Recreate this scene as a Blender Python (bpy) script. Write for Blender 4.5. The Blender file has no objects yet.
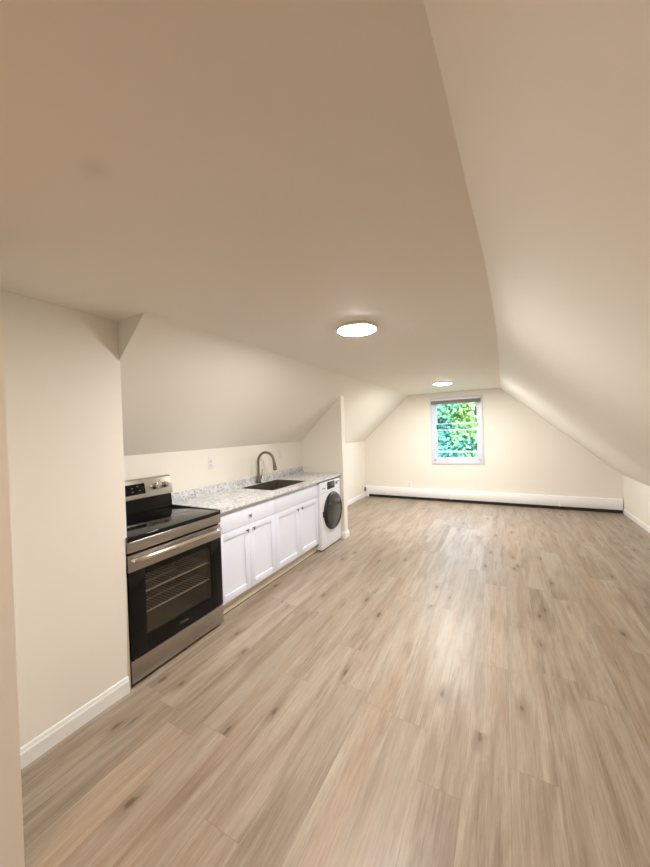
import bpy, bmesh, math, random
from mathutils import Vector, Matrix
PI = math.pi
sc = bpy.context.scene
col = sc.collection

# ------------------------------------------------------------------ camera
cam_data = bpy.data.cameras.new('camera')
cam = bpy.data.objects.new('camera', cam_data); col.objects.link(cam)
cam_data.sensor_fit = 'HORIZONTAL'; cam_data.sensor_width = 36.0
cam_data.lens = 331.56 / 650 * 36.0
cam_data.clip_start = 0.02; cam_data.clip_end = 300
YAW, PITCH, ROLL = 0.4928, 0.0086, -0.0332
F = Vector((-math.sin(YAW)*math.cos(PITCH), math.cos(YAW)*math.cos(PITCH), -math.sin(PITCH)))
R = Vector((math.cos(YAW), math.sin(YAW), 0)); U = R.cross(F)
R2 = math.cos(ROLL)*R + math.sin(ROLL)*U; U2 = -math.sin(ROLL)*R + math.cos(ROLL)*U
M = Matrix((R2, U2, -F)).transposed().to_4x4(); M.translation = (0, 0, 1.5526)
cam.matrix_world = M
sc.camera = cam

# ------------------------------------------------------------------ world, sun, exposure
sc.view_settings.view_transform = 'Standard'; sc.view_settings.look = 'None'
sc.view_settings.gamma = 1.0; sc.view_settings.use_curve_mapping = False
sc.view_settings.exposure = 0.0
LAMP = 300.0            # ceiling disc radiance
LAMP_REAR = 100.0  # radiance of the added disc behind the viewer
SKY = 14.0
world = bpy.data.worlds.new('world'); sc.world = world; world.use_nodes = True
wn = world.node_tree.nodes; wl = world.node_tree.links; wn.clear()
wo = wn.new('ShaderNodeOutputWorld'); wb = wn.new('ShaderNodeBackground')
tc = wn.new('ShaderNodeTexCoord'); sp = wn.new('ShaderNodeSeparateXYZ'); rp = wn.new('ShaderNodeValToRGB')
wl.new(tc.outputs['Generated'], sp.inputs[0]); wl.new(sp.outputs['Z'], rp.inputs[0])
rp.color_ramp.elements[0].position = 0.0; rp.color_ramp.elements[0].color = (.80, .92, 1.0, 1)
rp.color_ramp.elements[1].position = 0.7; rp.color_ramp.elements[1].color = (.38, .60, 1.0, 1)
wl.new(rp.outputs[0], wb.inputs[0]); wb.inputs[1].default_value = SKY
wl.new(wb.outputs[0], wo.inputs[0])
sun_d = bpy.data.lights.new('sun', 'SUN'); sun_d.energy = 12.0; sun_d.angle = 0.01; sun_d.color = (1, .95, .85)
sun = bpy.data.objects.new('sun', sun_d); col.objects.link(sun)
sun.rotation_euler = (math.radians(38), 0, math.radians(25))      # comes from behind the house, over the roof

# ------------------------------------------------------------------ dimensions
ZC = 2.264; XCL = -1.80; SL = 0.9383; YB = 7.25; YR = -2.3
XK = -2.72; XFL = -2.852; XKR = 1.747; ZKR = 0.643
XL = -2.058; Y1 = 1.203; YP = 4.285; YP2 = 4.395; XP = -2.031
def zs(x): return ZC - SL*(XCL - x)

# ------------------------------------------------------------------ materials
def mat(name, base=(.8, .8, .8), rough=.5, metal=0.0, spec=.5, **kw):
    m = bpy.data.materials.new(name); m.use_nodes = True
    b = m.node_tree.nodes['Principled BSDF']
    b.inputs['Base Color'].default_value = (*base, 1)
    b.inputs['Roughness'].default_value = rough; b.inputs['Metallic'].default_value = metal
    b.inputs['Specular IOR Level'].default_value = spec
    for k, v in kw.items(): b.inputs[k.replace('_', ' ')].default_value = v
    return m
class N:
    """small node helper"""
    def __init__(s, m): s.t = m.node_tree; s.n = s.t.nodes; s.l = s.t.links; s.b = s.n['Principled BSDF']
    def put(s, sock, v):
        if v is None: return
        if hasattr(v, 'is_output'): s.l.new(v, sock)
        else: sock.default_value = v
    def m(s, op, a, b=None, c=None):
        n = s.n.new('ShaderNodeMath'); n.operation = op
        s.put(n.inputs[0], a); s.put(n.inputs[1], b); s.put(n.inputs[2], c); return n.outputs[0]
    def xyz(s, x=0.0, y=0.0, z=0.0):
        n = s.n.new('ShaderNodeCombineXYZ')
        for i, v in enumerate((x, y, z)): s.put(n.inputs[i], v)
        return n.outputs[0]
    def coord(s):
        n = s.n.new('ShaderNodeTexCoord'); q = s.n.new('ShaderNodeSeparateXYZ'); s.l.new(n.outputs['Object'], q.inputs[0])
        return n.outputs['Object'], q.outputs[0], q.outputs[1], q.outputs[2]
    def noise(s, v, scale=1.0, detail=2.0, rough=.5, dist=0.0):
        n = s.n.new('ShaderNodeTexNoise'); s.put(n.inputs['Vector'], v); n.inputs['Scale'].default_value = scale
        n.inputs['Detail'].default_value = detail; n.inputs['Roughness'].default_value = rough; n.inputs['Distortion'].default_value = dist
        return n.outputs['Fac']
    def white(s, v):
        n = s.n.new('ShaderNodeTexWhiteNoise'); n.noise_dimensions = '3D'; s.put(n.inputs['Vector'], v); return n.outputs['Value']
    def vor(s, v, scale=1.0, feature='F1', out='Distance'):
        n = s.n.new('ShaderNodeTexVoronoi'); n.feature = feature; s.put(n.inputs['Vector'], v); n.inputs['Scale'].default_value = scale
        return n.outputs[out]
    def ramp(s, f, stops):
        n = s.n.new('ShaderNodeValToRGB'); e = n.color_ramp.elements
        while len(e) < len(stops): e.new(.5)
        for i, (p, c) in enumerate(stops): e[i].position = p; e[i].color = (*c, 1)
        s.put(n.inputs[0], f); return n.outputs[0]
    def mix(s, f, a, b, mode='MIX'):
        n = s.n.new('ShaderNodeMix'); n.data_type = 'RGBA'; n.blend_type = mode
        s.put(n.inputs[0], f)
        for sock, v in ((n.inputs[6], a), (n.inputs[7], b)):
            s.put(sock, (*v, 1) if isinstance(v, tuple) and len(v) == 3 else v)
        return n.outputs[2]
    def smooth(s, v, a, b):
        n = s.n.new('ShaderNodeMapRange'); n.interpolation_type = 'SMOOTHSTEP'
        s.put(n.inputs[0], v); n.inputs[1].default_value = a; n.inputs[2].default_value = b; return n.outputs[0]
    def bump(s, h, strength=.1, dist=.002):
        n = s.n.new('ShaderNodeBump'); n.inputs['Strength'].default_value = strength; n.inputs['Distance'].default_value = dist
        s.put(n.inputs['Height'], h); s.l.new(n.outputs[0], s.b.inputs['Normal'])

def paint(name, base, rough=.55):
    m = mat(name, base, rough, spec=.3); n = N(m); v, x, y, z = n.coord()
    h = n.m('ADD', n.noise(v, 180, 3, .6), n.m('MULTIPLY', n.noise(v, 1.1, 2), 9.0))
    n.bump(h, .10, .0012); return m, n, (v, x, y, z)
WALLC = (.865, .825, .755)
M_wall = paint('wall_paint', WALLC)[0]
M_slope = paint('slope_paint', (.855, .815, .745), .6)[0]
M_ceil, nn, (v_, x_, y_, z_) = paint('ceiling_paint', (.85, .80, .725), .6)
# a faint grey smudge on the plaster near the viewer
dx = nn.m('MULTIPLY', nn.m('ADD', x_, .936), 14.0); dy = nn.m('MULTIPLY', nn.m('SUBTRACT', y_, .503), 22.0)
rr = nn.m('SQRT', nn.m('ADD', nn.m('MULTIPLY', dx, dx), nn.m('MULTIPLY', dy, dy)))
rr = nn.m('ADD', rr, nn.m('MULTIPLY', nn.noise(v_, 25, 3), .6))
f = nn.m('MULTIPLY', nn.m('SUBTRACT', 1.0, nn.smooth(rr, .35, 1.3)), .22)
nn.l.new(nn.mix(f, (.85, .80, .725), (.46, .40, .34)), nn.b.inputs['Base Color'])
M_trim = mat('white_trim_paint', (.88, .88, .88), .35)
M_strip = mat('tan_filler', (.62, .52, .40), .5)
M_heater = mat('heater_enamel', (.86, .86, .87), .35)
M_gapshade = mat('gap_shade', (.02, .017, .015), .8)  # near-black colour standing in for shade inside gaps
M_cab = mat('cabinet_paint', (.79, .835, .96), .32)
M_toe = mat('toe_kick_board', (.70, .62, .50), .5)
M_nickel = mat('brushed_nickel', (.23, .205, .18), .30, 1.0)
M_knob = mat('knob_nickel', (.30, .28, .26), .3, 1.0)
M_black = mat('black_enamel', (.008, .008, .009), .25)
M_cook = mat('cooktop_glass', (.005, .005, .006), .06, spec=.3)
M_bglass = mat('black_glass', (.003, .003, .0035), .10, spec=.25)
M_cavity = mat('oven_cavity_enamel', (.20, .18, .15), .4)
M_rack = mat('rack_wire', (.85, .82, .76), .35, .4)
M_chrome = mat('chrome_wire', (.75, .73, .70), .2, 1.0)
M_outlet = mat('outlet_plastic', (.82, .83, .86), .35)
M_switch = mat('cream_switch_plastic', (.82, .77, .70), .4)
M_wash = mat('washer_enamel', (.82, .85, .93), .28)
M_wring = mat('washer_door_ring', (.012, .012, .014), .22)
M_wglass = mat('washer_door_glass', (.035, .037, .037), .12)
M_wcap = mat('washer_door_cap', (.035, .035, .04), .35)
M_disp = mat('display_glass', (.03, .035, .03), .1)
M_grey = mat('grey_print', (.16, .16, .17), .5)
M_ring = mat('ring_print', (.03, .03, .032), .25)
M_mark = mat('pale_print', (.11, .105, .10), .5)
M_shade = mat('shade_fabric', (.30, .26, .23), .8)
M_vinyl = mat('window_vinyl', (.68, .71, .80), .3)
M_gasket = mat('black_rubber', (.02, .02, .02), .7)
M_bark = mat('bark', (.12, .08, .05), .9)
M_grass = mat('lawn', (.10, .20, .06), .9)

# stainless steel, brushed along y
M_steel = mat('stainless_steel', (.46, .42, .38), .30, 1.0); n = N(M_steel); v, x, y, z = n.coord()
g = n.noise(n.xyz(n.m('MULTIPLY', x, 300.0), n.m('MULTIPLY', y, 6.0), n.m('MULTIPLY', z, 300.0)), 1, 3)
n.l.new(n.ramp(g, [(.3, (.35, .325, .295)), (.7, (.44, .41, .375))]), n.b.inputs['Base Color'])
n.l.new(n.m('MULTIPLY_ADD', g, .15, .24), n.b.inputs['Roughness'])
M_sink = mat('sink_steel', (.42, .39, .35), .32, 1.0)

# mottled grey granite-look counter
M_count = mat('speckled_counter', (.7, .7, .7), .22); n = N(M_count); v, x, y, z = n.coord()
a = n.noise(v, 9, 5, .62, 1.2); b = n.noise(v, 42, 4, .7, .6); c = n.vor(v, 130, 'F1')
base = n.ramp(a, [(.28, (.44, .45, .48)), (.42, (.64, .65, .68)), (.58, (.80, .81, .83))])
base = n.mix(n.smooth(b, .50, .64), base, (.36, .365, .39))
base = n.mix(n.smooth(n.noise(v, 75, 3, .6), .56, .66), base, (.86, .86, .86))
base = n.mix(n.m('MULTIPLY', n.smooth(n.m('SUBTRACT', .25, c), 0, .1), .35), base, (.25, .24, .24))
n.l.new(base, n.b.inputs['Base Color'])

# vinyl plank floor, boards run along y
M_floor = mat('plank_floor', (.4, .3, .2), .38); n = N(M_floor); v, x, y, z = n.coord()
PW, PL = .182, 1.22
xr = n.m('DIVIDE', n.m('ADD', x, 20.03), PW); row = n.m('FLOOR', xr); fx = n.m('FRACT', xr)
off = n.m('MULTIPLY', n.white(n.xyz(row, 3.3, 0)), 7.0)
yr = n.m('ADD', n.m('DIVIDE', n.m('ADD', y, 20.0), PL), off); brd = n.m('FLOOR', yr); fy = n.m('FRACT', yr)
idv = n.white(n.xyz(row, brd, 1.0)); idw = n.white(n.xyz(row, brd, 5.0))
zz = n.m('MULTIPLY', idv, 60.0)
broad = n.noise(n.xyz(n.m('MULTIPLY', x, 8.0), n.m('MULTIPLY', y, .75), zz), 1, 4, .58, 1.3)
streak = n.noise(n.xyz(n.m('MULTIPLY', x, 24.0), n.m('MULTIPLY', y, 1.5), zz), 1, 5, .62, 1.6)
fine = n.noise(n.xyz(n.m('MULTIPLY', x, 120.0), n.m('MULTIPLY', y, 5.0), zz), 1, 4, .65)
warm = n.noise(n.xyz(n.m('MULTIPLY', x, 5.0), n.m('MULTIPLY', y, .42), 4.0), 1, 3, .5, .8)
c = n.ramp(broad, [(.28, (.190, .135, .090)), (.42, (.292, .225, .164)), (.55, (.372, .302, .236)), (.72, (.435, .375, .312))])
c = n.mix(n.m('MULTIPLY', n.smooth(warm, .50, .66), .50), c, (.34, .225, .145))
patch = n.smooth(n.noise(n.xyz(n.m('MULTIPLY', x, 6.0), n.m('MULTIPLY', y, 1.2), n.m('ADD', zz, 21.0)), 1, 2), .42, .62)
c = n.mix(n.m('MULTIPLY', n.m('MULTIPLY', n.smooth(streak, .50, .62), patch), .62), c, (.19, .142, .10))
c = n.mix(n.m('MULTIPLY', n.smooth(streak, .48, .30), .25), c, (.45, .40, .34))
c = n.mix(.26, c, n.ramp(fine, [(.35, (.22, .17, .125)), (.65, (.50, .43, .35))]))
pore = n.noise(n.xyz(n.m('MULTIPLY', x, 420.0), n.m('MULTIPLY', y, 16.0), zz), 1, 3, .7)
c = n.mix(n.m('MULTIPLY', n.smooth(pore, .52, .66), .35), c, (.20, .15, .105))
c = n.mix(1.0, c, n.ramp(idw, [(0, (.92, .915, .91)), (.5, (1.0, 1.0, 1.0)), (1, (1.07, 1.07, 1.07))]), 'MULTIPLY')
# knots with a dark tail along the grain
kn = n.m('MULTIPLY_ADD', n.noise(n.xyz(n.m('MULTIPLY', x, 45.0), n.m('MULTIPLY', y, 9.0), zz), 1, 4, .7), .13, -.04)
kd = n.vor(n.xyz(n.m('MULTIPLY_ADD', x, 3.2, n.m('MULTIPLY', idv, 17.0)), n.m('MULTIPLY_ADD', y, 1.25, n.m('MULTIPLY', idw, 13.0)), 0.0), 1.0)
n.n[-1].name; [setattr(q, 'voronoi_dimensions', '2D') for q in n.n if q.type == 'TEX_VORONOI']
gate = n.white(n.xyz(n.m('FLOOR', n.m('MULTIPLY', x, 2.2)), row, n.m('FLOOR', n.m('MULTIPLY', y, 1.1))))
kd = n.m('ADD', n.m('ADD', kd, kn), n.m('MULTIPLY', n.m('GREATER_THAN', gate, .72), .3))
c = n.mix(n.m('MULTIPLY', n.smooth(kd, .19, .05), .60), c, (.20, .145, .10))
c = n.mix(n.m('MULTIPLY', n.smooth(kd, .072, .040), .80), c, (.085, .062, .045))
# thin dark grain cracks
wob = n.m('MULTIPLY', n.noise(n.xyz(n.m('MULTIPLY', x, 6.0), n.m('MULTIPLY', y, 3.0), zz), 1, 3), .55)
ck = n.vor(n.xyz(n.m('ADD', n.m('MULTIPLY_ADD', x, 9.0, n.m('MULTIPLY', idw, 31.0)), wob), n.m('MULTIPLY_ADD', y, 1.1, n.m('MULTIPLY', idv, 23.0)), 0.0), 1.0)
n.n[-1].voronoi_dimensions = '2D'
c = n.mix(n.m('MULTIPLY', n.m('MULTIPLY', n.smooth(ck, .20, .03), patch), .55), c, (.17, .125, .088))
ex = n.m('MULTIPLY', n.m('MINIMUM', fx, n.m('SUBTRACT', 1.0, fx)), PW)
ey = n.m('MULTIPLY', n.m('MINIMUM', fy, n.m('SUBTRACT', 1.0, fy)), PL)
ed = n.m('MINIMUM', ex, ey); seam = n.smooth(ed, .0030, .0008)
c = n.mix(n.m('MULTIPLY', seam, .22), c, (.12, .085, .06))
n.l.new(c, n.b.inputs['Base Color'])
n.l.new(n.m('MULTIPLY_ADD', fine, .12, .35), n.b.inputs['Roughness'])
n.bump(n.m('SUBTRACT', n.m('MULTIPLY', fine, .4), seam), .12, .0015)

# panes
def pane_mat(name, tint, refl, ior=1.5):
    m = bpy.data.materials.new(name); m.use_nodes = True; t = m.node_tree; t.nodes.clear()
    o = t.nodes.new('ShaderNodeOutputMaterial'); mx = t.nodes.new('ShaderNodeMixShader')
    tr = t.nodes.new('ShaderNodeBsdfTransparent'); gl = t.nodes.new('ShaderNodeBsdfGlossy'); fr = t.nodes.new('ShaderNodeFresnel')
    tr.inputs[0].default_value = (*tint, 1); gl.inputs['Roughness'].default_value = .04; gl.inputs[0].default_value = (refl, refl, refl, 1)
    fr.inputs[0].default_value = ior
    ge = t.nodes.new('ShaderNodeNewGeometry'); iv = t.nodes.new('ShaderNodeMath'); iv.operation = 'SUBTRACT'; iv.inputs[0].default_value = 1.0
    mu = t.nodes.new('ShaderNodeMath'); mu.operation = 'MULTIPLY'       # reflect at the entry face only
    t.links.new(ge.outputs['Backfacing'], iv.inputs[1]); t.links.new(iv.outputs[0], mu.inputs[0]); t.links.new(fr.outputs[0], mu.inputs[1])
    t.links.new(mu.outputs[0], mx.inputs[0]); t.links.new(tr.outputs[0], mx.inputs[1]); t.links.new(gl.outputs[0], mx.inputs[2])
    t.links.new(mx.outputs[0], o.inputs[0]); return m
M_pane = pane_mat('window_glass', (.97, 1.0, .99), .9)
M_oven = pane_mat('oven_glass', (.72, .69, .64), .8, 1.7)

def emis(name, c, s):
    m = mat(name, (.9, .9, .9), .4); b = m.node_tree.nodes['Principled BSDF']
    b.inputs['Emission Color'].default_value = (*c, 1); b.inputs['Emission Strength'].default_value = s; return m
M_lamp = emis('lit_diffuser', (1.0, .965, .905), LAMP)
M_lamp_far = emis('lit_diffuser_far', (1.0, .965, .905), LAMP*1.35)
M_lamp_added = emis('added_rear_diffuser', (1.0, .66, .42), LAMP_REAR)

def leafmat(name, c1, c2):
    m = mat(name, c1, .6, spec=.15); n = N(m); v, x, y, z = n.coord()
    n.l.new(n.ramp(n.noise(v, .9, 3), [(.46, c1), (.62, c2)]), n.b.inputs['Base Color']); return m
M_leafA = leafmat('leaves_blue_green', (.055, .185, .140), (.17, .27, .075))
M_leafB = leafmat('leaves_yellow_green', (.05, .15, .10), (.11, .19, .06))

# ------------------------------------------------------------------ mesh helpers
class MB:
    def __init__(s): s.bm = bmesh.new()
    def box(s, x0, x1, y0, y1, z0, z1, bev=0.0, seg=2):
        t = bmesh.new(); bmesh.ops.create_cube(t, size=1)
        for q in t.verts: q.co = Vector(((x0+x1)/2 + q.co.x*(x1-x0), (y0+y1)/2 + q.co.y*(y1-y0), (z0+z1)/2 + q.co.z*(z1-z0)))
        if bev: bmesh.ops.bevel(t, geom=list(t.edges), offset=bev, segments=seg, affect='EDGES', profile=.5)
        return s.add(t)
    def add(s, t, mtx=None):
        if mtx is not None: bmesh.ops.transform(t, matrix=mtx, verts=t.verts)
        me = bpy.data.meshes.new('tmp'); t.to_mesh(me); t.free(); s.bm.from_mesh(me); bpy.data.meshes.remove(me); return s
    def prism(s, pts, axis, a, b, bev=0.0):
        """polygon of 2-D points extruded along axis from a to b"""
        t = bmesh.new()
        def p3(p, w): return {'x': (w, p[0], p[1]), 'y': (p[0], w, p[1]), 'z': (p[0], p[1], w)}[axis]
        v0 = [t.verts.new(p3(p, a)) for p in pts]; v1 = [t.verts.new(p3(p, b)) for p in pts]
        t.faces.new(v0); t.faces.new(v1[::-1]); k = len(pts)
        for i in range(k): t.faces.new((v0[i], v1[i], v1[(i+1) % k], v0[(i+1) % k]))
        bmesh.ops.recalc_face_normals(t, faces=t.faces)
        if bev: bmesh.ops.bevel(t, geom=list(t.edges), offset=bev, segments=2, affect='EDGES', profile=.5)
        return s.add(t)
    def lathe(s, prof, mtx, seg=48):
        """profile (r, h) revolved about local z"""
        t = bmesh.new(); rings = []
        for r, h in prof:
            if r < 1e-6: rings.append([t.verts.new((0, 0, h))])
            else: rings.append([t.verts.new((r*math.cos(2*PI*i/seg), r*math.sin(2*PI*i/seg), h)) for i in range(seg)])
        for A, Bq in zip(rings, rings[1:]):
            for i in range(seg):
                j = (i+1) % seg
                f = [A[i % len(A)], A[j % len(A)], Bq[j % len(Bq)], Bq[i % len(Bq)]]
                u = []
                for q in f:
                    if q not in u: u.append(q)
                if len(u) > 2: t.faces.new(u)
        bmesh.ops.recalc_face_normals(t, faces=t.faces)
        return s.add(t, mtx)
    def tube(s, pts, r, seg=14, radii=None, squash=None):
        t = bmesh.new(); pts = [Vector(p) for p in pts]; rings = []; up = None
        for i, p in enumerate(pts):
            d = (pts[min(i+1, len(pts)-1)] - pts[max(i-1, 0)]).normalized()
            if up is None: up = Vector((0, 0, 1)) if abs(d.z) < .9 else Vector((1, 0, 0))
            a = d.cross(up).normalized(); b = a.cross(d).normalized(); up = b
            rad = radii[i] if radii else r
            sq = squash or 1
            rings.append([t.verts.new(p + rad*(math.cos(2*PI*k/seg)*a*sq + math.sin(2*PI*k/seg)*b)) for k in range(seg)])
        for A, Bq in zip(rings, rings[1:]):
            for k in range(seg): t.faces.new((A[k], A[(k+1) % seg], Bq[(k+1) % seg], Bq[k]))
        t.faces.new(rings[0][::-1]); t.faces.new(rings[-1])
        bmesh.ops.recalc_face_normals(t, faces=t.faces)
        return s.add(t)
    def build(s, name, m, parent=None, smooth=True):
        me = bpy.data.meshes.new(name); s.bm.to_mesh(me); s.bm.free()
        me.materials.append(m)
        if smooth:
            for p in me.polygons: p.use_smooth = True
            me.set_sharp_from_angle(angle=math.radians(38))
        o = bpy.data.objects.new(name, me); col.objects.link(o)
        if parent is not None:
            o.parent = parent
            par = parent; L = Matrix.Identity(4)
            while par is not None: L = Matrix.LocRotScale(par.location, par.rotation_euler, None) @ L; par = par.parent
            me.transform(L.inverted())
        return o
def tag(o, label=None, cat=None, group=None, kind=None):
    if label: o['label'] = label
    if cat: o['category'] = cat
    if group: o['group'] = group
    if kind: o['kind'] = kind
    return o
def thing(name, label, cat, loc, group=None):
    o = bpy.data.objects.new(name, None); col.objects.link(o); o.location = loc; o.empty_display_size = .1
    return tag(o, label, cat, group)
def struct(name, mb, m, label=None, cat=None, smooth=False):
    return tag(mb.build(name, m, None, smooth), label, cat, None, 'structure')
def copy_tree(o, parent=None):
    c = o.copy(); col.objects.link(c); c.parent = parent
    for ch in [k for k in bpy.data.objects if k.parent == o]: copy_tree(ch, c)
    return c
XAX = Matrix.Rotation(PI/2, 4, 'Y')       # local z -> world +x
def at(x, y, z, rot=None): return Matrix.Translation((x, y, z)) @ (rot or Matrix.Identity(4))
def lettering(name, body, size, mtx, m, parent, depth=.0006, shear=0.0):
    cu = bpy.data.curves.new(name, 'FONT'); cu.body = body; cu.size = size; cu.extrude = depth; cu.shear = shear
    cu.align_x = 'CENTER'; cu.align_y = 'CENTER'
    t = bpy.data.objects.new(name, cu); col.objects.link(t)
    dg = bpy.context.evaluated_depsgraph_get(); me = bpy.data.meshes.new_from_object(t.evaluated_get(dg))
    bpy.data.objects.remove(t); mb = MB(); mb.bm.from_mesh(me); bpy.data.meshes.remove(me)
    bmesh.ops.transform(mb.bm, matrix=mtx, verts=mb.bm.verts)
    return mb.build(name, m, parent, False)
FACE_X = Matrix(((0, 0, 1, 0), (1, 0, 0, 0), (0, 1, 0, 0), (0, 0, 0, 1)))   # text facing +x, reading along +y

# ------------------------------------------------------------------ the room shell
WT = .14
struct('floor', MB().box(-3.05, 1.95, YR-.14, YB+.02, -.12, 0), M_floor, 'pale oak look plank floor with dark knots', 'floor')
XJ, YJ = -1.55, .503
b = MB()
b.box(XCL, .15, Y1, YB+.12, ZC, ZC+.14); b.box(XL-.1, .15, YR-.1, Y1, ZC, ZC+.14)
struct('ceiling', b, M_ceil, 'flat beige painted ceiling above the room', 'ceiling')
# left slope, kept at one pitch from above the stove to the back wall
b = MB(); dz = .34
b.prism([(XCL, ZC), (XFL-.1, zs(XFL-.1)), (XFL-.1, zs(XFL-.1)+dz), (XCL, ZC+dz)], 'y', Y1, YB+.12)
struct('ceiling_slope_left', b, M_slope, 'left sloping ceiling above the kitchen units', 'ceiling')
# right slope: its crease drifts a little over the length
cre = [(-2.4, -.112), (.0, -.106), (.58, -.099), (.75, -.090), (1.14, -.074), (1.58, -.052), (2.2, -.035), (2.88, -.023), (4.4, -.017), (5.6, -.022), (7.37, -.029)]
bm = bmesh.new(); rows = []
for y, cx in cre:
    sl = (ZC-ZKR)/(cx-XKR); ex_ = XKR+.16
    rows.append([bm.verts.new((cx-.0, y, ZC)), bm.verts.new((ex_, y, ZKR+sl*.16)), bm.verts.new((ex_, y, ZKR+sl*.16+.2)), bm.verts.new((cx+.0, y, ZC+.2))])
for A, Bq in zip(rows, rows[1:]):
    for i in range(4): bm.faces.new((A[i], A[(i+1) % 4], Bq[(i+1) % 4], Bq[i]))
bm.faces.new(rows[0]); bm.faces.new(rows[-1][::-1]); bmesh.ops.recalc_face_normals(bm, faces=bm.faces)
b = MB(); b.add(bm)
struct('ceiling_slope_right', b, M_slope, 'long right sloping ceiling running to the back wall', 'ceiling', True)
struct('wall_right', MB().box(XKR, XKR+WT, YR-.1, YB+.12, 0, .80), M_wall, 'low knee wall under the right slope', 'wall')
# stub wall left of the stove and the nearer wall the viewer stands beside
struct('wall_left', MB().prism([(YJ-.05, 0), (1.178, 0), (1.197, .86), (1.208, .94), (1.208, ZC+.02), (YJ-.05, ZC+.02)], 'x', XFL-.1, XL), M_wall, 'plain cream wall between viewer and stove', 'wall')
struct('wall_entry', MB().box(XFL-.1, XJ, YR-.1, YJ, 0, ZC+.02), M_wall, 'peach lit wall edge at the far left of the view', 'wall')
struct('wall_kitchen', MB().box(XK-WT, XK, 1.15, YP+.05, 0, zs(XK)+.08), M_wall, 'low cream wall behind stove and counter', 'wall')
struct('wall_far_left', MB().box(XFL-WT, XFL, YP, YB+.12, 0, zs(XFL)+.08), M_wall, 'low wall beyond the washer partition', 'wall')
# wing wall at the end of the counter, its top follows the slope
struct('wall_partition', MB().prism([(XFL-.05, 0), (XP, 0), (XP, zs(XP)+.03), (XFL-.05, zs(XFL-.05)+.03)], 'y', YP, YP2, .0015), M_wall, 'cream wing wall at the end of the counter', 'wall')
struct('wall_rear', MB().box(-3.0, 1.95, YR-.14, YR, 0, 2.42), M_wall, 'plain wall behind the viewer', 'wall')
# gable wall with the window opening
WX0, WX1, WZ0, WZ1 = -1.285, -.400, .835, 2.085
b = MB()
b.box(-3.0, WX0, YB, YB+WT, 0, 2.36); b.box(WX1, 1.95, YB, YB+WT, 0, 2.36)
b.box(WX0, WX1, YB, YB+WT, 0, WZ0); b.box(WX0, WX1, YB, YB+WT, WZ1, 2.36)
struct('wall_back', b, M_wall, 'cream gable wall with the window', 'wall')

# baseboards
def base_prof(h=.095, t=.014): return [(0, 0), (t, 0), (t, h*.72), (t*.75, h*.80), (t*.55, h*.93), (t*.25, h), (0, h)]
def baseboard(name, x, y0, y1, s, label, h=.095):
    return struct(name, MB().prism([(x+s*u, w) for u, w in base_prof(h)], 'y', y0, y1), M_trim, label, 'baseboard')
baseboard('baseboard_left', XL, YJ, 1.182, 1, 'white baseboard on the wall left of the stove')
baseboard('baseboard_right', XKR, YR, YB, -1, 'white baseboard under the right knee wall', .085)
baseboard('baseboard_far_left', XFL, YP2, YB-.06, 1, 'white baseboard beyond the washer partition')
b = MB(); b.prism([(XP+u, w) for u, w in base_prof()], 'y', YP-.014, YP2+.014)
b.prism([(YP-u, w) for u, w in base_prof()], 'x', XP-.055, XP+.0)
b.prism([(YP2+u, w) for u, w in base_prof()], 'x', XFL, XP+.0)
struct('baseboard_partition', b, M_trim, 'white baseboard wrapping the end of the wing wall', 'baseboard')
struct('trim_1', MB().prism([(1.1785, 0), (1.1995, 0), (1.1995, .88), (1.1975, .88)], 'x', XL-.25, XL-.002), M_strip, 'narrow tan filler strip between wall and stove', 'trim')

# ------------------------------------------------------------------ window
w = tag(thing('window_1', 'white double hung window in the gable wall', 'window', (-.8425, YB, WZ0)), kind='structure')
b = MB(); cw = .062; y0, y1 = YB-.018, YB
b.box(WX0-cw, WX0+.004, y0, y1, WZ0-cw, WZ1+cw, .003); b.box(WX1-.004, WX1+cw, y0, y1, WZ0-cw, WZ1+cw, .003)
b.box(WX0, WX1, y0, y1, WZ1-.004, WZ1+cw+.012, .003); b.box(WX0, WX1, y0, y1, WZ0-cw, WZ0+.004, .003)
b.build('window_casing', M_vinyl, w)
b = MB(); fy0, fy1 = YB+.005, YB+.12
b.box(WX0, WX0+.03, fy0, fy1, WZ0, WZ1); b.box(WX1-.03, WX1, fy0, fy1, WZ0, WZ1)
b.box(WX0, WX1, fy0, fy1, WZ1-.03, WZ1); b.box(WX0, WX1, fy0, fy1, WZ0, WZ0+.03, .002)
b.build('window_frame', M_vinyl, w)
def sash(name, x0, x1, z0, z1, ya, yb, bw, rb):
    b = MB(); b.box(x0, x0+bw, ya, yb, z0, z1, .003); b.box(x1-bw, x1, ya, yb, z0, z1, .003)
    b.box(x0+bw, x1-bw, ya, yb, z0, z0+rb[0], .003); b.box(x0+bw, x1-bw, ya, yb, z1-rb[1], z1, .003)
    s = b.build(name, M_vinyl, w)
    MB().box(x0+bw, x1-bw, (ya+yb)/2-.002, (ya+yb)/2+.002, z0+rb[0], z1-rb[1]).build('pane', M_pane, s, False)
    return s
sx0, sx1 = WX0+.03, WX1-.03
low = sash('lower_sash', sx0, sx1, WZ0+.03, 1.492, YB+.02, YB+.05, .034, (.045, .026))
MB().box(-.88, -.80, YB+.010, YB+.022, 1.492, 1.506, .003).build('sash_lock', M_vinyl, low)
sash('upper_sash', sx0, sx1, 1.60, WZ1-.03, YB+.055, YB+.085, .030, (.022, .035))
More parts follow.
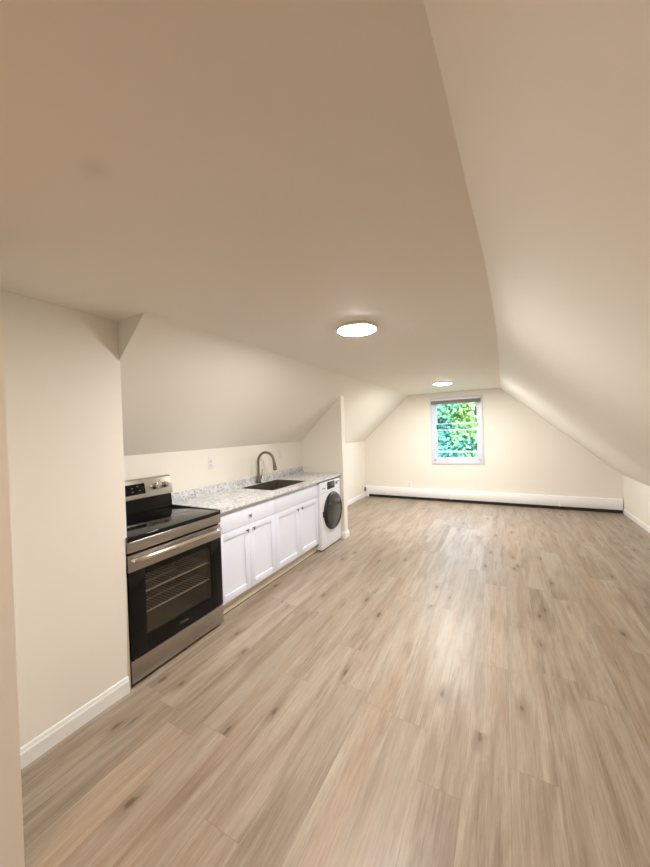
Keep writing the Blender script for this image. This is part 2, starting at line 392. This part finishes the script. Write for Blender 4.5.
# outer storm rail low in the opening
b = MB(); b.box(sx0, sx1, YB+.10, YB+.115, 1.005, 1.045, .002); b.box(sx0, sx1, YB+.10, YB+.115, WZ0+.03, WZ0+.05, .002)
b.build('storm_rail', M_vinyl, w)
sh = thing('window_shade', 'raised grey brown fabric shade across the window top', 'window shade', (-.8425, YB-.02, 2.10))
MB().box(-1.325, -.375, YB-.062, YB-.020, 2.092, 2.142, .006).build('headrail', M_vinyl, sh)
b = MB()
for k in range(6): b.box(-1.320, -.380, YB-.058, YB-.024, 2.030+k*.0105, 2.0385+k*.0105, .003)
b.build('folded_fabric', M_shade, sh)
MB().box(-1.322, -.378, YB-.060, YB-.022, 2.014, 2.029, .004).build('bottom_rail', mat('shade_rail', (.42, .38, .34), .5), sh)

# ------------------------------------------------------------------ baseboard heater on the back wall
h = thing('baseboard_heater', 'long white metal baseboard heater along the back wall', 'heater', (-.55, YB, 0))
prof = [(YB-.002, .060), (YB-.060, .060), (YB-.064, .066), (YB-.064, .185), (YB-.054, .205), (YB-.044, .232), (YB-.030, .240), (YB-.002, .240)]
for x0, x1 in ((XFL+.085, -.984), (-.976, .857), (.865, XKR-.016)):
    MB().prism(prof, 'x', x0, x1).build('front_panel', M_heater, h)
for x in (-.98, .861):
    MB().prism([(YB-.002, .056), (YB-.067, .056), (YB-.067, .187), (YB-.056, .209), (YB-.045, .236), (YB-.030, .244), (YB-.002, .244)], 'x', x-.012, x+.012).build('joint_cover', M_heater, h)
MB().prism([(YB-.002, .004), (YB-.066, .004), (YB-.066, .19), (YB-.044, .236), (YB-.030, .243), (YB-.002, .243)], 'x', XFL+.02, XFL+.084).build('end_cap', M_heater, h)
MB().box(XFL+.09, XKR-.02, YB-.050, YB-.004, .004, .056).build('base_gap_shade', M_gapshade, h, False)  # solid dark box painting the shade below the heater panels
hv = thing('heater_valve', 'small grey pipe cover in the far left corner', 'pipe cover', (XFL+.02, YB-.09, .0))
MB().box(XFL+.0005, XFL+.03, YB-.12, YB-.07, .13, .215, .004).build('cover', M_grey, hv)
MB().tube([(XFL+.018, YB-.095, .001), (XFL+.018, YB-.095, .14)], .010).build('pipe', M_heater, hv)

# ------------------------------------------------------------------ outlets
def outlet(loc, rot, label, switch=False):
    """plate in local xz, facing local -y"""
    o = thing('light_switch' if switch else 'wall_outlet', label, 'switch' if switch else 'outlet', loc)
    o.rotation_euler = (0, 0, rot)
    L = Matrix.LocRotScale(o.location, o.rotation_euler, None)
    def bd(mb, name, m, par): bmesh.ops.transform(mb.bm, matrix=L, verts=mb.bm.verts); return mb.build(name, m, par)
    bd(MB().box(-.036, .036, -.006, 0, -.058, .058, .003), 'cover_plate', M_switch if switch else M_outlet, o)
    if switch: bd(MB().box(-.016, .016, -.009, -.004, -.033, .033, .002), 'rocker', M_switch, o)
    else:
        for dz_ in (-.02, .02):
            r = bd(MB().box(-.016, .016, -.008, -.004, dz_-.014, dz_+.014, .003), 'receptacle', mat('receptacle', (.72, .73, .76), .4), o)
            q = MB(); q.box(-.008, -.005, -.0086, -.0078, dz_-.004, dz_+.006); q.box(.005, .008, -.0086, -.0078, dz_-.004, dz_+.006)
            bd(q, 'slots', M_gasket, r)
    return o
outlet((XK, 2.50, 1.25), PI/2, 'white wall outlet above the counter near the stove')
outlet((XK, 3.74, 1.25), PI/2, 'pale wall switch beyond the faucet, above the washer end', True)
outlet((-1.83, YB, .322), 0, 'small white outlet just above the baseboard heater')

# ------------------------------------------------------------------ ceiling lights
def disc_light(x, y, label, m, r=.132):
    o = thing('ceiling_light', label, 'ceiling light', (x, y, ZC), 'flat round ceiling lights')
    MB().lathe([(r+.012, 0), (r+.016, -.004), (r+.013, -.016), (r+.003, -.020), (r, -.018), (r, 0)], at(x, y, ZC), 64).build('trim_ring', M_trim, o)
    MB().lathe([(r-.001, -.010), (r-.001, -.020), (r-.012, -.0235), (r*.6, -.026), (0, -.027)], at(x, y, ZC), 64).build('diffuser', m, o)
    return o
disc_light(-.882, 2.165, 'larger looking lit round disc light nearer the kitchen', M_lamp)
disc_light(-.850, 5.66, 'small looking lit round disc light near the back window', M_lamp_far)
disc_light(-1.12, -.62, 'added unseen warm disc light behind the viewer', M_lamp_added)  # added out of view to throw warm light on the near-left wall

# ------------------------------------------------------------------ electric range
S0, S1 = 1.201, 1.966; XF = -2.049; XB = -2.700
st = thing('electric_range', 'stainless steel freestanding range with black glass oven door', 'stove', (XF-.3, (S0+S1)/2, 0))
b = MB(); xb = XF-.030
b.box(XB, xb, S0, S0+.02, .03, .905); b.box(XB, xb, S1-.02, S1, .03, .905)
b.box(XB, XB+.02, S0+.02, S1-.02, .03, .905); b.box(XB+.02, xb, S0+.02, S1-.02, .03, .165); b.box(XB+.02, xb, S0+.02, S1-.02, .80, .905)
b.box(xb-.06, xb, S0+.02, S0+.09, .165, .80); b.box(xb-.06, xb, S1-.09, S1-.02, .165, .80)
body = b.build('body', M_black, st, False)
b = MB(); c0, c1, d0, d1 = S0+.075, S1-.075, .215, .745; cb = XB+.16; cf = xb-.005
b.box(cb, cf, c0-.006, c0, d0, d1); b.box(cb, cf, c1, c1+.006, d0, d1); b.box(cb-.006, cb, c0, c1, d0, d1)
b.box(cb, cf, c0, c1, d0-.006, d0); b.box(cb, cf, c0, c1, d1, d1+.006)
b.build('oven_cavity', M_cavity, st, False)
for z in (.40, .535):
    b = MB()
    b.tube([(cf-.012, c0+.004, z), (cf-.012, c1-.004, z)], .0055, 8); b.tube([(cb+.02, c0+.004, z), (cb+.02, c1-.004, z)], .0035, 8)
    for k in range(2): b.tube([(cf-.012-.15*(k+1), c0+.004, z), (cf-.012-.15*(k+1), c1-.004, z)], .0025, 6)
    for k in range(21):
        yy = c0+.02+(c1-c0-.04)*k/20; b.tube([(cb+.02, yy, z+.003), (cf-.012, yy, z+.003)], .0014, 6)
    b.build('oven_rack', M_rack, st)
for xx, yy in ((XF-.08, S0+.05), (XF-.08, S1-.05), (XB+.06, S0+.05), (XB+.06, S1-.05)):
    MB().lathe([(0, 0), (.018, 0), (.018, .02), (.012, .032), (0, .032)], at(xx, yy, 0), 16).build('leg', M_gasket, st)
# storage drawer
dr = MB().box(xb, XF, S0+.004, S1-.004, .024, .164, .004).build('storage_drawer', M_steel, st)
# oven door: black glass border with a see-through pane, steel band and bar handle above
e0, e1 = S0+.004, S1-.004; g0, g1, gz0, gz1 = 1.312, 1.850, .272, .672
b = MB(); b.box(xb+.002, XF, e0, g0, .170, .712, .002); b.box(xb+.002, XF, g1, e1, .170, .712, .002)
b.box(xb+.002, XF, g0, g1, .170, gz0); b.box(xb+.002, XF, g0, g1, gz1, .712)
door = b.build('oven_door', M_bglass, st)
MB().box(XF-.010, XF-.004, g0, g1, gz0, gz1).build('oven_window', M_oven, door, False)
MB().box(xb+.002, XF+.001, e0, e1, .713, .818, .003).build('steel_band', M_steel, door)
hb = MB()
pts = [(XF+.001, e0+.028, .785), (XF+.026, e0+.034, .788), (XF+.040, e0+.060, .789), (XF+.046, e0+.13, .790), (XF+.048, (S0+S1)/2, .790),
       (XF+.046, e1-.13, .790), (XF+.040, e1-.060, .789), (XF+.026, e1-.034, .788), (XF+.001, e1-.028, .785)]
hb.tube(pts, .017, 14, squash=1.0); hb.build('door_handle', mat('handle_steel', (.66, .60, .54), .2, 1.0), door)
lettering('brand_lettering', 'Midea', .030, at(XF+.0003, 1.59, .222, FACE_X), M_mark, door, .0004)
# steel apron under the cooktop
MB().box(xb, XF+.004, S0+.002, S1-.002, .832, .902, .006, 3).build('front_apron', M_steel, st)
# cooktop
ct = MB().box(XB+.015, XF+.008, S0+.003, S1-.006, .903, .931, .005, 3).build('cooktop', M_cook, st)
MB().box(XB+.03, XF+.002, S1-.0075, S1, .903, .935, .0015).build('cooktop_edge', mat('cooktop_side_trim', (.20, .17, .15), .35, 1.0), ct)
MB().box(XB+.03, XF+.002, S0, S0+.0065, .903, .935, .0015).build('cooktop_edge', mat('cooktop_side_trim_near', (.20, .17, .15), .35, 1.0), ct)
for bx, by, br in ((XF-.19, S0+.20, .105), (XF-.19, S1-.20, .085), (XF-.43, S0+.20, .075), (XF-.43, S1-.20, .095)):
    b = MB()
    for q in (br, br*.6): b.lathe([(q, 0), (q, .0004), (q-.003, .0004), (q-.003, 0)], at(bx, by, .9310), 56)
    b.build('burner_ring', M_ring, ct)
# rear console leaning back
xc = XK+.085
cons = MB().prism([(XB, .905), (xc+.012, .905), (xc+.020, .925), (xc+.004, 1.045), (XB, 1.045)], 'y', S0+.012, S1-.014, .002).build('backguard', M_bglass, st)
panel = MB().prism([(XB, 1.046), (xc+.018, 1.046), (xc+.018, 1.056), (xc-.008, 1.196), (xc-.020, 1.204), (XB, 1.204)], 'y', S0+.006, S1-.006, .004).build('control_panel', M_steel, st)
tilt = math.atan2(.026, .14)
T = at(xc+.005, 0, 1.126) @ Matrix.Rotation(-tilt, 4, 'Y')
t = MB(); t.box(-.001, .0025, 1.455, 1.708, -.043, .043, .001); bmesh.ops.transform(t.bm, matrix=T, verts=t.bm.verts)
dsp = t.build('display', M_bglass, panel)
t = MB()
for yy, zz_ in ((1.60, .012), (1.60, -.018), (1.645, .022), (1.66, -.012), (1.53, .015), (1.53, -.02), (1.49, .0)):
    t = MB(); t.box(.0024, .0030, yy-.009, yy+.009, zz_-.003, zz_+.003)
    bmesh.ops.transform(t.bm, matrix=T, verts=t.bm.verts); t.build('button_mark', M_mark, dsp, False)
for yy in (1.800, 1.897, 1.262, 1.357):
    k = MB().lathe([(.025, -.001), (.027, .004), (.022, .010), (.020, .030), (.018, .036), (0, .038)], T @ at(.001, yy, .002, XAX), 32).build('control_knob', mat('knob_steel', (.72, .66, .58), .22, 1.0), panel)
    t = MB(); t.box(.036, .044, yy-.004, yy+.004, -.018, .022, .0015); bmesh.ops.transform(t.bm, matrix=T, verts=t.bm.verts); t.build('knob_grip', M_chrome, k)
t = MB(); t.lathe([(0, 0), (.004, 0), (.004, .001), (0, .001)], T @ at(.001, 1.85, .045, XAX), 16); t.build('indicator_light', mat('indicator', (.25, .05, .03), .3), panel)

# ------------------------------------------------------------------ base cabinets
C0, C1, C2 = 1.974, 2.756, 3.668; XD = -2.100
def knob(y, z, par):
    b = MB().lathe([(.007, 0), (.006, .004), (.005, .016), (.005, .020)], at(XD, y, z, XAX), 16)
    b.tube([(XD+.022, y, z+.016), (XD+.024, y, z+.008), (XD+.024, y, z-.010), (XD+.022, y, z-.018)], .006, 10, radii=[.004, .0065, .0065, .004])
    b.tube([(XD+.022, y-.012, z+.010), (XD+.024, y-.006, z+.010), (XD+.024, y+.006, z+.010), (XD+.022, y+.012, z+.010)], .006, 10, radii=[.004, .0065, .0065, .004])
    return b.build('knob', M_knob, par)
def shaker(y0, y1, z0, z1, par, name='door'):
    b = MB(); r = .062; t0, t1 = XD-.020, XD
    b.box(t0, t1, y0, y0+r, z0, z1, .0012); b.box(t0, t1, y1-r, y1, z0, z1, .0012)
    b.box(t0, t1, y0+r, y1-r, z0, z0+r, .0012); b.box(t0, t1, y0+r, y1-r, z1-r, z1, .0012)
    b.box(t0, t1-.010, y0+r-.002, y1-r+.002, z0+r-.002, z1-r+.002)
    return b.build(name, M_cab, par)
def cabinet(y0, y1, label, has_knob, top=.901):
    o = thing('base_cabinet', label, 'cabinet', (XD-.3, (y0+y1)/2, 0), 'white base cabinets under the counter')
    b = MB(); cx0, cx1 = XK+.003, XD-.021
    b.box(cx0, cx1, y0+.001, y0+.019, .115, top); b.box(cx0, cx1, y1-.019, y1-.001, .115, top)
    b.box(cx0, cx1, y0+.019, y1-.019, .115, .131); b.box(cx0, cx0+.012, y0+.019, y1-.019, .131, top)
    b.box(cx1-.018, cx1, y0+.019, y1-.019, .69, .72); b.box(cx1-.018, cx1, y0+.019, y1-.019, top-.03, top)
    b.build('carcass', M_cab, o, False)
    b = MB(); b.box(-2.168, -2.150, y0+.001, y1-.001, .006, .1145)
    b.build('toe_kick', M_toe, o, False)
    b = MB(); b.box(-2.17, -2.146, y0+.001, y1-.001, .0, .006); b.build('toe_gap_shade', M_gapshade, o, False)  # thin dark strip painting the shade below the toe board
    g = .0022; mid = (y0+y1)/2
    d = MB().box(XD-.020, XD, y0+g, y1-g, .713, top-.004, .0015).build('drawer_front', M_cab, o)
    if has_knob: knob(mid, .79, d)
    for a_, b_, ky in ((y0+g, mid-g/2, mid-.043), (mid+g/2, y1-g, mid+.043)):
        dd = shaker(a_, b_, .117, .709, o); knob(ky, .660, dd)
    return o
cabinet(C0, C1, 'white shaker cabinet beside the stove, with one knobbed drawer', True)
cabinet(C1, C2, 'white shaker sink cabinet beside the washer, plain knobless top front', False)

# ------------------------------------------------------------------ counter, sink, faucet
K0, K1 = 1.972, 4.283; XC = -2.058; KZ0, KZ1 = .904, .935
sk = (-2.635, -2.170, 2.830, 3.530)
ctr = thing('countertop', 'grey white speckled countertop with matching low backsplash', 'countertop', (-2.4, 3.1, KZ0))
b = MB()
poly = lambda x0, x1, y0, y1: b.box(x0, x1, y0, y1, KZ0, KZ1)
poly(XK+.001, XC, K0, sk[2]); poly(XK+.001, XC, sk[3], K1); poly(XK+.001, sk[0], sk[2], sk[3]); poly(sk[1], XC, sk[2], sk[3])
bmesh.ops.remove_doubles(b.bm, verts=b.bm.verts, dist=1e-5)
ktop = b.build('worktop', M_count, ctr, False)
MB().box(XK+.001, XK+.020, K0, K1, KZ1, 1.018, .0015).build('backsplash', M_count, ctr)
s = thing('kitchen_sink', 'dark rectangular stainless sink set into the speckled counter', 'sink', (-2.40, 3.19, .70))
b = MB(); sx0_, sx1_, sy0, sy1 = sk[0]+.001, sk[1]-.001, sk[2]+.001, sk[3]-.001; th = .003; zb = .69
b.box(sx0_, sx0_+th, sy0, sy1, zb, .932); b.box(sx1_-th, sx1_, sy0, sy1, zb, .932)
b.box(sx0_, sx1_, sy0, sy0+th, zb, .932); b.box(sx0_, sx1_, sy1-th, sy1, zb, .932); b.box(sx0_, sx1_, sy0, sy1, zb-th, zb)
b.build('bowl', M_sink, s, False)
MB().lathe([(.045, 0), (.045, .003), (.036, .004), (.030, .001), (0, .001)], at(-2.42, 3.19, zb), 32).build('drain', M_chrome, s)
fx_, fy_ = -2.664, 3.200
fa = thing('faucet', 'tall gooseneck pull down faucet in brushed nickel behind the sink', 'faucet', (fx_, fy_, .935))
MB().lathe([(0, 0), (.032, 0), (.032, .006), (.026, .012), (.025, .082), (.019, .094), (.016, .105), (0, .105)], at(fx_, fy_, .9352), 32).build('base', M_nickel, fa)
pts = [(fx_, fy_, 1.02)] + [(fx_, fy_, 1.02+.035*k) for k in range(1, 6)]
rc = .112; zc_ = 1.200
for k in range(0, 15):
    a_ = PI - k*(PI*1.0)/14; pts.append((fx_+rc+rc*math.cos(a_), fy_+.02*k/14, zc_+rc*math.sin(a_)))
pts.append((fx_+2*rc+.003, fy_+.022, 1.175))
MB().tube(pts, .0150, 16).build('gooseneck', M_nickel, fa)
tipx = fx_+2*rc+.003
MB().tube([(tipx, fy_+.022, 1.195), (tipx+.002, fy_+.022, 1.175), (tipx+.008, fy_+.023, 1.115), (tipx+.009, fy_+.023, 1.098)], .016, 18, radii=[.016, .019, .024, .022]).build('spray_head', M_nickel, fa)
hd = MB().tube([(fx_, fy_+.018, .985), (fx_, fy_+.048, .987)], .013, 18).build('handle_hub', M_nickel, fa)
MB().tube([(fx_, fy_+.045, .988), (fx_+.006, fy_+.056, 1.03), (fx_+.010, fy_+.060, 1.10)], .005, 12, radii=[.007, .0065, .0055]).build('lever', M_nickel, hd)

# ------------------------------------------------------------------ washer
V0, V1 = 3.679, 4.268; XW = -2.071; VT = .878
wm = thing('washing_machine', 'white front loading washer with big black round door', 'washer', (XW-.3, (V0+V1)/2, 0))
MB().box(XK+.03, XW, V0, V1, .018, VT, .008, 3).build('body', M_wash, wm)
for xx, yy in ((XW-.06, V0+.06), (XW-.06, V1-.06), (XK+.09, V0+.06), (XK+.09, V1-.06)):
    MB().lathe([(0, 0), (.022, 0), (.022, .012), (.012, .014), (.012, .022), (0, .022)], at(xx, yy, 0), 16).build('foot', M_gasket, wm)
dy_, dz_ = 4.000, .470
dring = MB().lathe([(.252, 0), (.254, .006), (.250, .020), (.236, .034), (.214, .038), (.206, .032), (.206, 0)], at(XW, dy_, dz_, XAX), 72).build('porthole_door', M_wring, wm)
MB().lathe([(.208, .004), (.206, .030), (.19, .036), (.15, .044), (.08, .049), (0, .050)], at(XW, dy_, dz_, XAX), 72).build('door_glass', M_wglass, dring)
# raised cap in the upper part of the door
t = bmesh.new(); seg = 28; a0 = math.radians(33); cap = []
rim = [(.226*math.cos(a0+(PI-2*a0)*k/seg), .226*math.sin(a0+(PI-2*a0)*k/seg)) for k in range(seg+1)]
low_ = [(-.188+.376*k/seg, .122-.035*(1-((k/seg-.5)*2)**2)) for k in range(seg+1)]
pl = rim + low_[0:]
mbc = MB(); mbc.prism([(dy_+a_, dz_+b_) for a_, b_ in pl], 'x', XW+.024, XW+.044, .003); t.free()
mbc.build('door_cap', M_wcap, dring)
MB().box(XW-.002, XW+.014, V0+.045, V0+.075, dz_-.035, dz_+.035, .004).build('hinge', M_wring, dring)
cp = MB().box(XW-.002, XW+.004, 3.865, 4.085, .768, .866, .003).build('display_panel', M_disp, wm)
q = MB()
for yy in (3.90, 3.94, 3.98, 4.02): q.box(XW+.0038, XW+.0046, yy, yy+.02, .815, .819)
q.build('display_marks', M_grey, cp, False)
MB().lathe([(.020, 0), (.020, .010), (.016, .014), (0, .014)], at(XW-.001, 4.135, .825, XAX), 24).build('start_button', M_grey, wm)
for yy in (4.18, 4.215):
    MB().lathe([(.009, 0), (.009, .004), (0, .004)], at(XW-.001, yy, .84, XAX), 16).build('push_button', M_grey, wm)
lettering('brand_lettering', 'Midea', .038, at(XW+.0005, 3.775, .80, FACE_X), M_grey, wm, .0004)
MB().box(XW-.001, XW+.0015, V0+.01, V1-.01, .742, .7445).build('seam_line', M_grey, wm, False)

# ------------------------------------------------------------------ outdoors, seen through the window
struct('terrain', MB().box(-60, 60, YB+1.0, 90, -5.7, -5.5), M_grass, 'mown lawn far below the window', 'ground')
def leaf_cloud(name, m, parent, lobes, count, seed, size=.16):
    rnd = random.Random(seed); vs = []; fs = []; tot = sum(l[3]**2 for l in lobes)
    for cx, cy, cz, r in lobes:
        for _ in range(int(count*r*r/tot)):
            u = rnd.uniform(-1, 1); a = rnd.uniform(0, 2*PI); q = r*(rnd.random()**.22)*rnd.uniform(.92, 1.10); s_ = math.sqrt(1-u*u)
            c = Vector((cx+q*s_*math.cos(a), cy+q*s_*math.sin(a), cz+q*u*.92))
            d = Vector((rnd.gauss(0, 1), rnd.gauss(0, 1), rnd.gauss(0, .6)-.3)).normalized()
            e = d.cross(Vector((rnd.gauss(0, 1), rnd.gauss(0, 1), rnd.gauss(0, 1)))).normalized()
            L = size*rnd.uniform(.6, 1.3); W_ = L*.34; k = len(vs); nrm = d.cross(e)
            vs += [c, c+d*L*.5+e*W_+nrm*L*.06, c+d*L, c+d*L*.5-e*W_+nrm*L*.06]; fs.append((k, k+1, k+2, k+3))
    me = bpy.data.meshes.new(name); me.from_pydata([tuple(p) for p in vs], [], fs); me.materials.append(m)
    o = bpy.data.objects.new(name, me); col.objects.link(o); o.parent = parent
    me.transform(Matrix.Translation(parent.location).inverted()); return o
def tree(x, y, h, r, m, label, seed, count):
    o = thing('leafy_tree', label, 'tree', (x, y, -5.5), 'trees outside the window')
    rnd = random.Random(seed); zt = -5.5+h
    b = MB(); b.tube([(x, y, -5.5), (x+.1, y, -3.5), (x+.05, y+.1, zt-2*r), (x-.1, y, zt-r*.8)], .2, 12, radii=[.30, .22, .17, .06])
    for k in range(7):
        a = k*2*PI/7; z0 = zt-r*1.8+.12*k*r
        b.tube([(x+.04, y+.05, z0), (x+.35*r*math.cos(a), y+.35*r*math.sin(a), z0+.3*r), (x+.7*r*math.cos(a), y+.7*r*math.sin(a), z0+.75*r)], .06, 8, radii=[.08, .05, .02])
    b.build('trunk', M_bark, o)
    lobes = [(x, y, zt-r, r*.85)]
    for k in range(12):
        a = rnd.uniform(0, 2*PI); u = rnd.uniform(-.9, .75)
        lobes.append((x+r*.62*math.cos(a), y+r*.62*math.sin(a), zt-r+u*r*.9, r*rnd.uniform(.36, .52)))
    leaf_cloud('crown', m, o, lobes, count, seed, .15)
tree(-1.7, 13.4, 9.3, 2.9, M_leafA, 'big blue green leafy tree filling the window view', 3, 95000)
tree(-3.4, 21.0, 11.0, 3.3, M_leafB, 'dark green tree behind the big one, glimpsed between its leaves', 12, 30000)
tree(-9.2, 16.5, 10.5, 3.0, M_leafB, 'yellow green tree beyond, to the left of the big one', 8, 20000)
tree(4.8, 17.0, 10.0, 3.0, M_leafB, 'yellow green tree beyond, to the right of the big one', 5, 20000)
